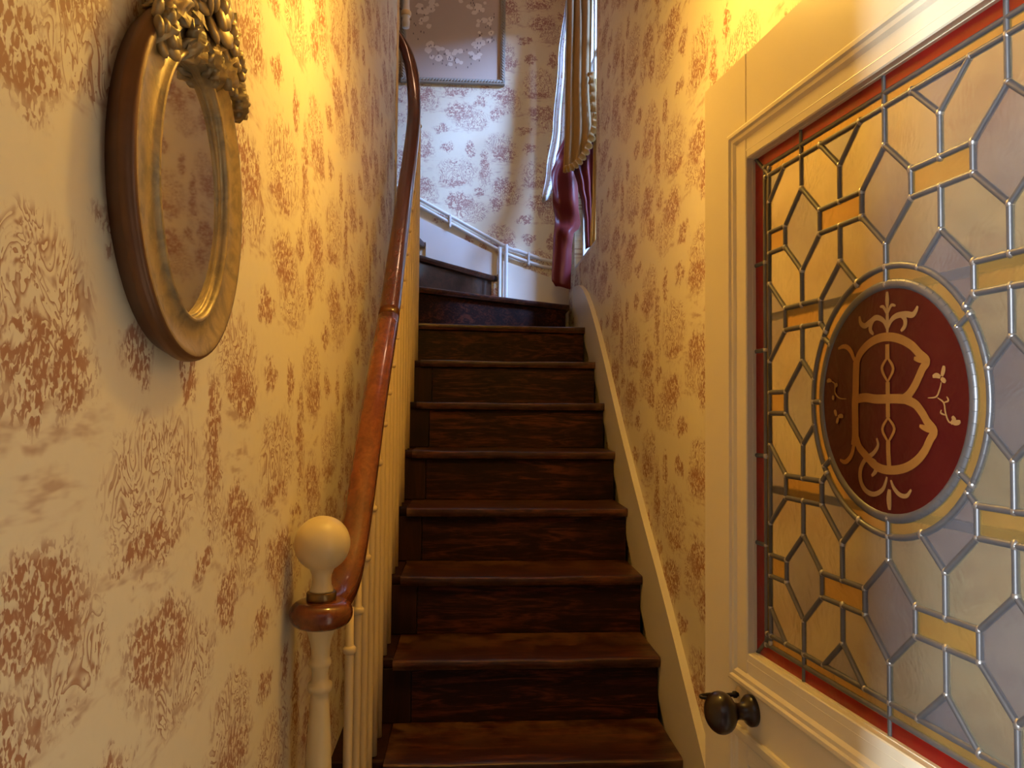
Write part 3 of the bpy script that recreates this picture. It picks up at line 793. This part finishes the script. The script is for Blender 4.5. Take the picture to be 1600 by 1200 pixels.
obj('mirror_frame', oval([(-.12, .006), (-.11, .010), (-.08, .0125), (-.05, .012), (-.04, .016), (-.01, .020), (.04, .0215), (.09, .020), (.12, .0165), (.3, .0145), (.55, .0155), (.76, .019), (.86, .0215), (.90, .021)]), M['gilt'], mr, True)
obj('frame_edge', oval([(.90, .021), (.95, .0205), (.985, .018), (.99, .0165), (1.015, .0155), (1.03, .012), (1.035, .008), (1.02, .006), (.80, .0)]), M['gilt_edge'], mr, True)
V, F = oval([(-.09, .0065)]); F = [tuple(range(72))]
V = [(x+(y-MY)*.046, y, z) for x, y, z in V]
obj('mirror_glass', (V, F), M['mirror'], mr)
V, F = oval([(.75, .0)]); obj('mirror_back', ([(XL_+.001, y, z) for x, y, z in V], [tuple(range(72))]), M['gilt_edge'], mr)
def flower(y, z, r, h=.026, n=6, ph=.3):
    y -= .010; h += .005
    D = []
    for ring_, (k_, rad, hh) in enumerate(((n, .62, 0), (n-1, .34, .006))):
        for i in range(k_):
            a = 2*PI*i/k_+ph+ring_*.5
            V, F = blob((0, 0, 0), (.006, r*.46*(1-.25*ring_), r*.36*(1-.25*ring_)), 10, 7)
            D.append(([(XL_+h+hh+x+.35*yy*(1-ring_*.3)+.003*(i % 2), y+(rad*r+yy)*math.cos(a)-zz*math.sin(a), z+(rad*r+yy)*math.sin(a)+zz*math.cos(a)) for x, yy, zz in V], F))
    D.append(blob((XL_+h+.010, y, z), (.007, r*.22, r*.22), 9, 6)); return join(*D)
def leaf(y, z, L, wd, ang, h=.029, lobes=4):
    y -= .010
    V, F = [], []; n = 21
    for i in range(n):
        t = i/(n-1); w_ = wd*math.sin(PI*min(t*.88+.10, 1))**.7*(1+.28*math.sin(2*PI*lobes*t)); bend = .016*math.sin(PI*t*.9)-.010*t*t
        an = ang+.35*t
        for s in (-1, -.66, -.33, 0, .33, .66, 1):
            a, b = L*t-abs(s)*wd*.25, w_*s
            V.append((XL_+h+bend+.006*math.cos(s*PI*2.0)*(1-.4*t)-.003*s*s, y+a*math.cos(an)-b*math.sin(an), z+a*math.sin(an)+b*math.cos(an)))
    for i in range(n-1):
        for j in range(6): F.append((i*7+j, i*7+j+1, (i+1)*7+j+1, (i+1)*7+j))
    m = len(V); V += [(max(x-.010, XL_+.002), y_, z_) for x, y_, z_ in V]; F += [tuple(q+m for q in reversed(f_)) for f_ in list(F)]
    for i in range(n-1): F += [(i*7, (i+1)*7, (i+1)*7+m, i*7+m), (i*7+6, i*7+6+m, (i+1)*7+6+m, (i+1)*7+6)]
    return V, F
for y, z, r, h in ((.785, .385, .030, .024), (.905, .475, .046, .034), (.965, .462, .030, .030), (.848, .470, .032, .030), (1.012, .448, .026, .026), (1.045, .415, .021, .022), (.935, .525, .036, .026), (.865, .53, .034, .026)):
    obj('carved_flower', flower(y, z, r, h), M['gilt'], mr, True)
for y, z, L, wd, an in ((.85, .44, .085, .020, 3.25), (.93, .44, .095, .020, -.55), (.88, .425, .055, .017, 3.7), (.91, .425, .055, .016, -1.0), (.805, .40, .055, .015, 3.6), (1.0, .43, .065, .015, -1.0),
                        (.91, .50, .10, .026, .9), (.86, .50, .10, .026, 1.75), (.885, .49, .11, .026, 1.3), (.95, .47, .075, .020, .15), (.83, .48, .075, .020, 2.5), (.90, .44, .06, .018, -1.35), (.865, .435, .05, .015, 4.3)):
    obj('carved_leaf', leaf(y, z, L, wd, an), M['gilt'], mr, True)

# ---------------------------------------------------------------- framed picture on the landing
PX0, PX1, PZ0, PZ1 = -.40, .212, 1.92, 2.62
pc = empty('framed_picture', ((PX0+PX1)/2, YB, PZ0), 'framed picture of a ring of white blossoms on mauve grey', 'picture')
M['pframe'] = paint('silvered_frame', (.40, .36, .30), .5, .3, 60)
M['canvas'] = paint('mauve_canvas', (.60, .50, .43), .8, .15, 5)
M['petal'] = paint('white_petal_paint', (.86, .78, .70), .8, .1, 40)
M['stalk'] = paint('grey_stalk_paint', (.20, .17, .16), .8, .1, 40)
fwid = .030
for a, b, c, d in ((PX0, PX1, PZ0, PZ0+fwid), (PX0, PX1, PZ1-fwid, PZ1), (PX0, PX0+fwid, PZ0+fwid, PZ1-fwid), (PX1-fwid, PX1, PZ0+fwid, PZ1-fwid)):
    obj('frame_bar', bbox(a, b, YB-.030, YB-.001, c, d, .004), M['pframe'], pc)
beads = []
def bead(x, z, hor):
    V, F = blob((0, 0, 0), (.013, .006, .0055), 8, 6); an = .6 if hor else .6+PI/2
    return [(x+v[0]*math.cos(an)-v[2]*math.sin(an), YB-.031+v[1], z+v[0]*math.sin(an)+v[2]*math.cos(an)) for v in V], F
n = 34
for i in range(n):
    x = PX0+.01+(PX1-PX0-.02)*i/(n-1); beads += [bead(x, PZ0+.016, True), bead(x, PZ1-.016, True)]
for i in range(38):
    z = PZ0+.03+(PZ1-PZ0-.06)*i/37; beads += [bead(PX0+.015, z, False), bead(PX1-.015, z, False)]
obj('rope_moulding', join(*beads), M['pframe'], pc, True)['kind'] = 'stuff'
cv = obj('canvas', box(PX0+fwid, PX1-fwid, YB-.012, YB-.004, PZ0+fwid, PZ1-fwid), M['canvas'], pc)
rnd = random.Random(5); PCX, PCZ = (PX0+PX1)/2, (PZ0+PZ1)/2
def disc(x, z, r, rz, y, n=9, jit=.25):
    P = [(x+r*math.cos(2*PI*i/n)*(1+rnd.uniform(-jit, jit)), z+rz*math.sin(2*PI*i/n)*(1+rnd.uniform(-jit, jit))) for i in range(n)]
    return prism(P, lambda a, b, h: (a, h, b), (y, y+.0006))
fl, sk = [], []
for i in range(70):
    a = rnd.uniform(0, 2*PI); R0 = rnd.uniform(.62, 1.02)
    x, z = PCX+.225*R0*math.cos(a), PCZ+.235*R0*math.sin(a); r = rnd.uniform(.010, .024)
    fl.append(disc(x, z, r, r*rnd.uniform(.7, 1), YB-.0128-.00001*i))
for i in range(90):
    a = rnd.uniform(0, 2*PI); R0 = rnd.uniform(.7, 1.13)
    sk.append(disc(PCX+.225*R0*math.cos(a), PCZ+.235*R0*math.sin(a), .0028, .0065, YB-.0138))
obj('painted_blossoms', join(*fl), M['petal'], cv)['kind'] = 'stuff'
obj('painted_leaves', join(*sk), M['stalk'], cv)['kind'] = 'stuff'

# ---------------------------------------------------------------- curtains at the landing window
def interp(tab, z):
    tab = sorted(tab)
    if z <= tab[0][0]: return tab[0][1]
    for (a, b), (c, d) in zip(tab, tab[1:]):
        if z <= c: 
            t = (z-a)/(c-a); t = t*t*(3-2*t); return b+(d-b)*t
    return tab[-1][1]
def drape(left, right, y, ztop, zbot, folds=4, amp=.02, n=44, m=40, ph=0, yend=None, conv=0.):
    """cloth hanging between two edge curves (z,x); zbot is a function of s"""
    V, F = [], []
    for j in range(m+1):
        t = j/m
        for i in range(n+1):
            s = i/n; z = ztop+(zbot(s)-ztop)*t
            a, b = interp(left, z), interp(right, z)
            yy = y if yend is None else y+(yend-y)*s
            w_ = amp*math.sin(2*PI*folds*s+ph+.8*math.sin(2.2*z+ph))*(.75+.5*noise.noise((s*3, z*1.5, ph)))
            V.append((a+(b-a)*s+.15*amp*math.cos(2*PI*folds*s+ph), yy+w_+.02*noise.noise((s*2, z*2.2, 4+ph)), z))
    for j in range(m):
        for i in range(n): F.append((j*(n+1)+i, j*(n+1)+i+1, (j+1)*(n+1)+i+1, (j+1)*(n+1)+i))
    return V, F
def cloth(name, data, mat, parent, th=.003):
    o = obj(name, data, mat, parent, True); md = o.modifiers.new('thick', 'SOLIDIFY'); md.thickness = th; md.offset = 0; return o
M['gold_cloth'] = fabric('olive_gold_fabric', (.37, .25, .125), .80, .1)
M['gold_frill'] = fabric('gold_frill_fabric', (.42, .27, .10), .8, .3)
M['red_cloth'] = fabric('burgundy_satin', (.13, .008, .011), .40, .08)
M['yellow_cloth'] = fabric('yellow_lining', (.62, .40, .12), .7, .2)
k = NT('white_toile_voile'); p = k.pos(); n1 = k.noise(p, 55, 3, .6, .6)
c1 = k.mix(k.step(n1, .56, .68), (.82, .80, .78), (.50, .30, .24))
tr = k.node('ShaderNodeBsdfTranslucent'); k.t.links.new(c1, tr.inputs[0]); k.set(Base_Color=c1, Roughness=.8)
mx = k.node('ShaderNodeMixShader'); mx.inputs[0].default_value = .18
k.t.links.new(k.b.outputs[0], mx.inputs[1]); k.t.links.new(tr.outputs[0], mx.inputs[2]); k.t.links.new(mx.outputs[0], [q for q in k.n if q.type == 'OUTPUT_MATERIAL'][0].inputs[0])
M['voile'] = k.m
ZR = 2.62
rod = empty('curtain_rod', (.55, 3.9, ZR), 'brass curtain rod above the landing window', 'curtain rod')
obj('rod', sweep([(.555, 3.42, ZR), (.555, 4.39, ZR)], circ(.011, 12)), M['brass'], rod, True)
for y in (3.50, 4.33): obj('bracket', bbox(.555, XR_, y-.008, y+.008, ZR-.02, ZR-.006, .002), M['brass'], rod)

gc = empty('gold_curtain', (.54, 3.62, 1.17), 'olive gold curtain with a frilled diagonal hem at the landing window', 'curtain', 'landing window curtains')
def gz(s): return interp([(0, 1.17), (.32, 1.185), (.7, 1.255), (1.0, 1.40)], s)
cloth('drape', drape([(1.1, .462), (1.4, .469), (2.0, .470), (2.62, .47)], [(1.1, .60), (1.38, .612), (1.6, .600), (2.0, .603), (2.62, .605)], 3.62, ZR-.012, gz, 3.5, .013, ph=.6), M['gold_cloth'], gc)
path = catmull([(.597, 3.606, 1.66), (.607, 3.60, 1.56), (.613, 3.60, 1.45), (.603, 3.60, 1.37), (.575, 3.60, 1.285), (.54, 3.60, 1.225), (.50, 3.60, 1.19), (.463, 3.605, 1.18)], 14)
V, F = [], []
for i, c in enumerate(path):
    t = (path[min(i+1, len(path)-1)]-path[max(i-1, 0)]).normalized(); nn = Vector((-t.z, 0, t.x))*-1
    if nn.x < 0 and nn.z > 0: nn = -nn
    for j in range(4):
        f_ = j/3; w_ = math.sin(i*1.05)*.011*f_
        q = c+nn*(-.012+(.030+.005*math.sin(i*1.05+1))*f_); V.append((q.x+.004*f_*math.cos(i*1.05), q.y-.004-.004*(1-f_)+w_, q.z))
for i in range(len(path)-1):
    for j in range(3): F.append((i*4+j, i*4+j+1, (i+1)*4+j+1, (i+1)*4+j))
cloth('frill', (V, F), M['gold_frill'], gc, .002)

rc = empty('burgundy_curtain', (.60, 3.80, .81), 'burgundy satin curtain hanging in folds below the gold one', 'curtain', 'landing window curtains')
cloth('drape', drape([(.80, .595), (.95, .589), (1.05, .577), (1.13, .557), (1.25, .526), (1.45, .54), (1.6, .585), (1.67, .61)], [(.80, .634), (1.2, .636), (1.67, .636)], 3.725, 1.665, lambda s: .815+.01*math.sin(3*s), 2.5, .014, ph=2.), M['red_cloth'], rc)
# the tail is thrown over itself: a bulging upper fold above a straight lower fall
V, F = drape([(.65, .462), (.72, .454), (.9, .460), (1.04, .468), (1.15, .452), (1.27, .443), (1.36, .47), (1.5, .52), (1.62, .56)], [(.65, .555), (.90, .560), (.955, .568), (1.0, .606), (1.10, .590), (1.27, .585), (1.5, .60), (1.62, .60)], 4.0, 1.60,
      lambda s: interp([(0, .70), (.2, .672), (1, .657)], s), 1.0, .012, ph=.9)
def fold(x, z):
    d = z-(1.13-.55*(x-.45))                      # diagonal lip of the upper fold
    up_ = 1/(1+math.exp(-d*70))
    e = z-(1.02-1.1*(x-.47)); crease = math.exp(-(e*26)**2)*.014
    return -.034*up_*math.exp(-max(d, 0)*2.2)-crease*(1-up_)-.016*math.exp(-((x-.515-.06*math.sin(9*z))*60)**2)*up_
cloth('tail', ([(x, y+fold(x, z), z) for x, y, z in V], F), M['red_cloth'], rc)
cloth('lining', drape([(.82, .606), (1.1, .619), (1.4, .623), (1.66, .622)], [(.82, .637), (1.1, .637), (1.4, .636), (1.66, .634)], 3.675, 1.66, lambda s: .822, 2.0, .005, 20, ph=1.), M['yellow_cloth'], rc)
obj('tieback_hook', sweep([(.61, 3.66, 1.668), (.612, 3.72, 1.67), (.61, 4.00, 1.61)], circ(.004, 8)), M['brass'], rc, True)

wc = empty('voile_curtain', (.5, 4.2, 1.17), 'sheer white printed curtain hanging at the far side of the landing window', 'curtain', 'landing window curtains')
cloth('drape', drape([(1.17, .412), (1.35, .436), (1.6, .471), (1.97, .497), (2.35, .539), (2.62, .545)], [(1.17, .50), (1.3, .55), (1.5, .572), (2.0, .585), (2.62, .592)], 4.16, ZR-.012,
      lambda s: interp([(0, 1.172), (.25, 1.175), (.6, 1.225), (1, 1.28)], s), 2.5, .020, ph=.3), M['voile'], wc, .0012)

# ---------------------------------------------------------------- hall lamp and an added fill lamp, above the frame
def pendant(LX, LY, LZ, cz, strength, color, label, r=.062):
    em = NT('warm_globe'); em.set(Base_Color=(1, .8, .5, 1), Emission_Color=(*color, 1), Emission_Strength=strength, Roughness=.4)
    lp = empty('pendant_lamp', (LX, LY, LZ), label, 'lamp')
    obj('globe', lathe([(.001, -r)]+[(r*math.sin(a), -r*math.cos(a)) for a in [PI*i/16 for i in range(1, 16)]]+[(.001, r)], (LX, LY, LZ), 24), em.m, lp, True)
    obj('lamp_cap', lathe([(.001, 0), (.022, 0), (.018, .03), (.008, .045), (.001, .045)], (LX, LY, LZ+r-.004), 20), M['brass'], lp, True)
    obj('cord', lathe([(.0035, .0), (.0035, cz-LZ-.10)], (LX, LY, LZ+.10), 8), M['iron'], lp, True)
    obj('ceiling_rose', lathe([(.001, -.02), (.02, -.02), (.045, -.004), (.045, 0), (.001, 0)], (LX, LY, cz), 24), M['white'], lp, True)
pendant(.12, 1.45, .985, CZ, 138.0, (1, .585, .105), 'warm globe pendant lamp under the low hall ceiling')
pendant(.10, 3.05, 2.72, UZ, 40.0, (1, .56, .32), 'small added globe lamp high over the stairwell, warm fill for the upper walls')  # added, unseen: invented lamp that brightens the upper stairwell walls
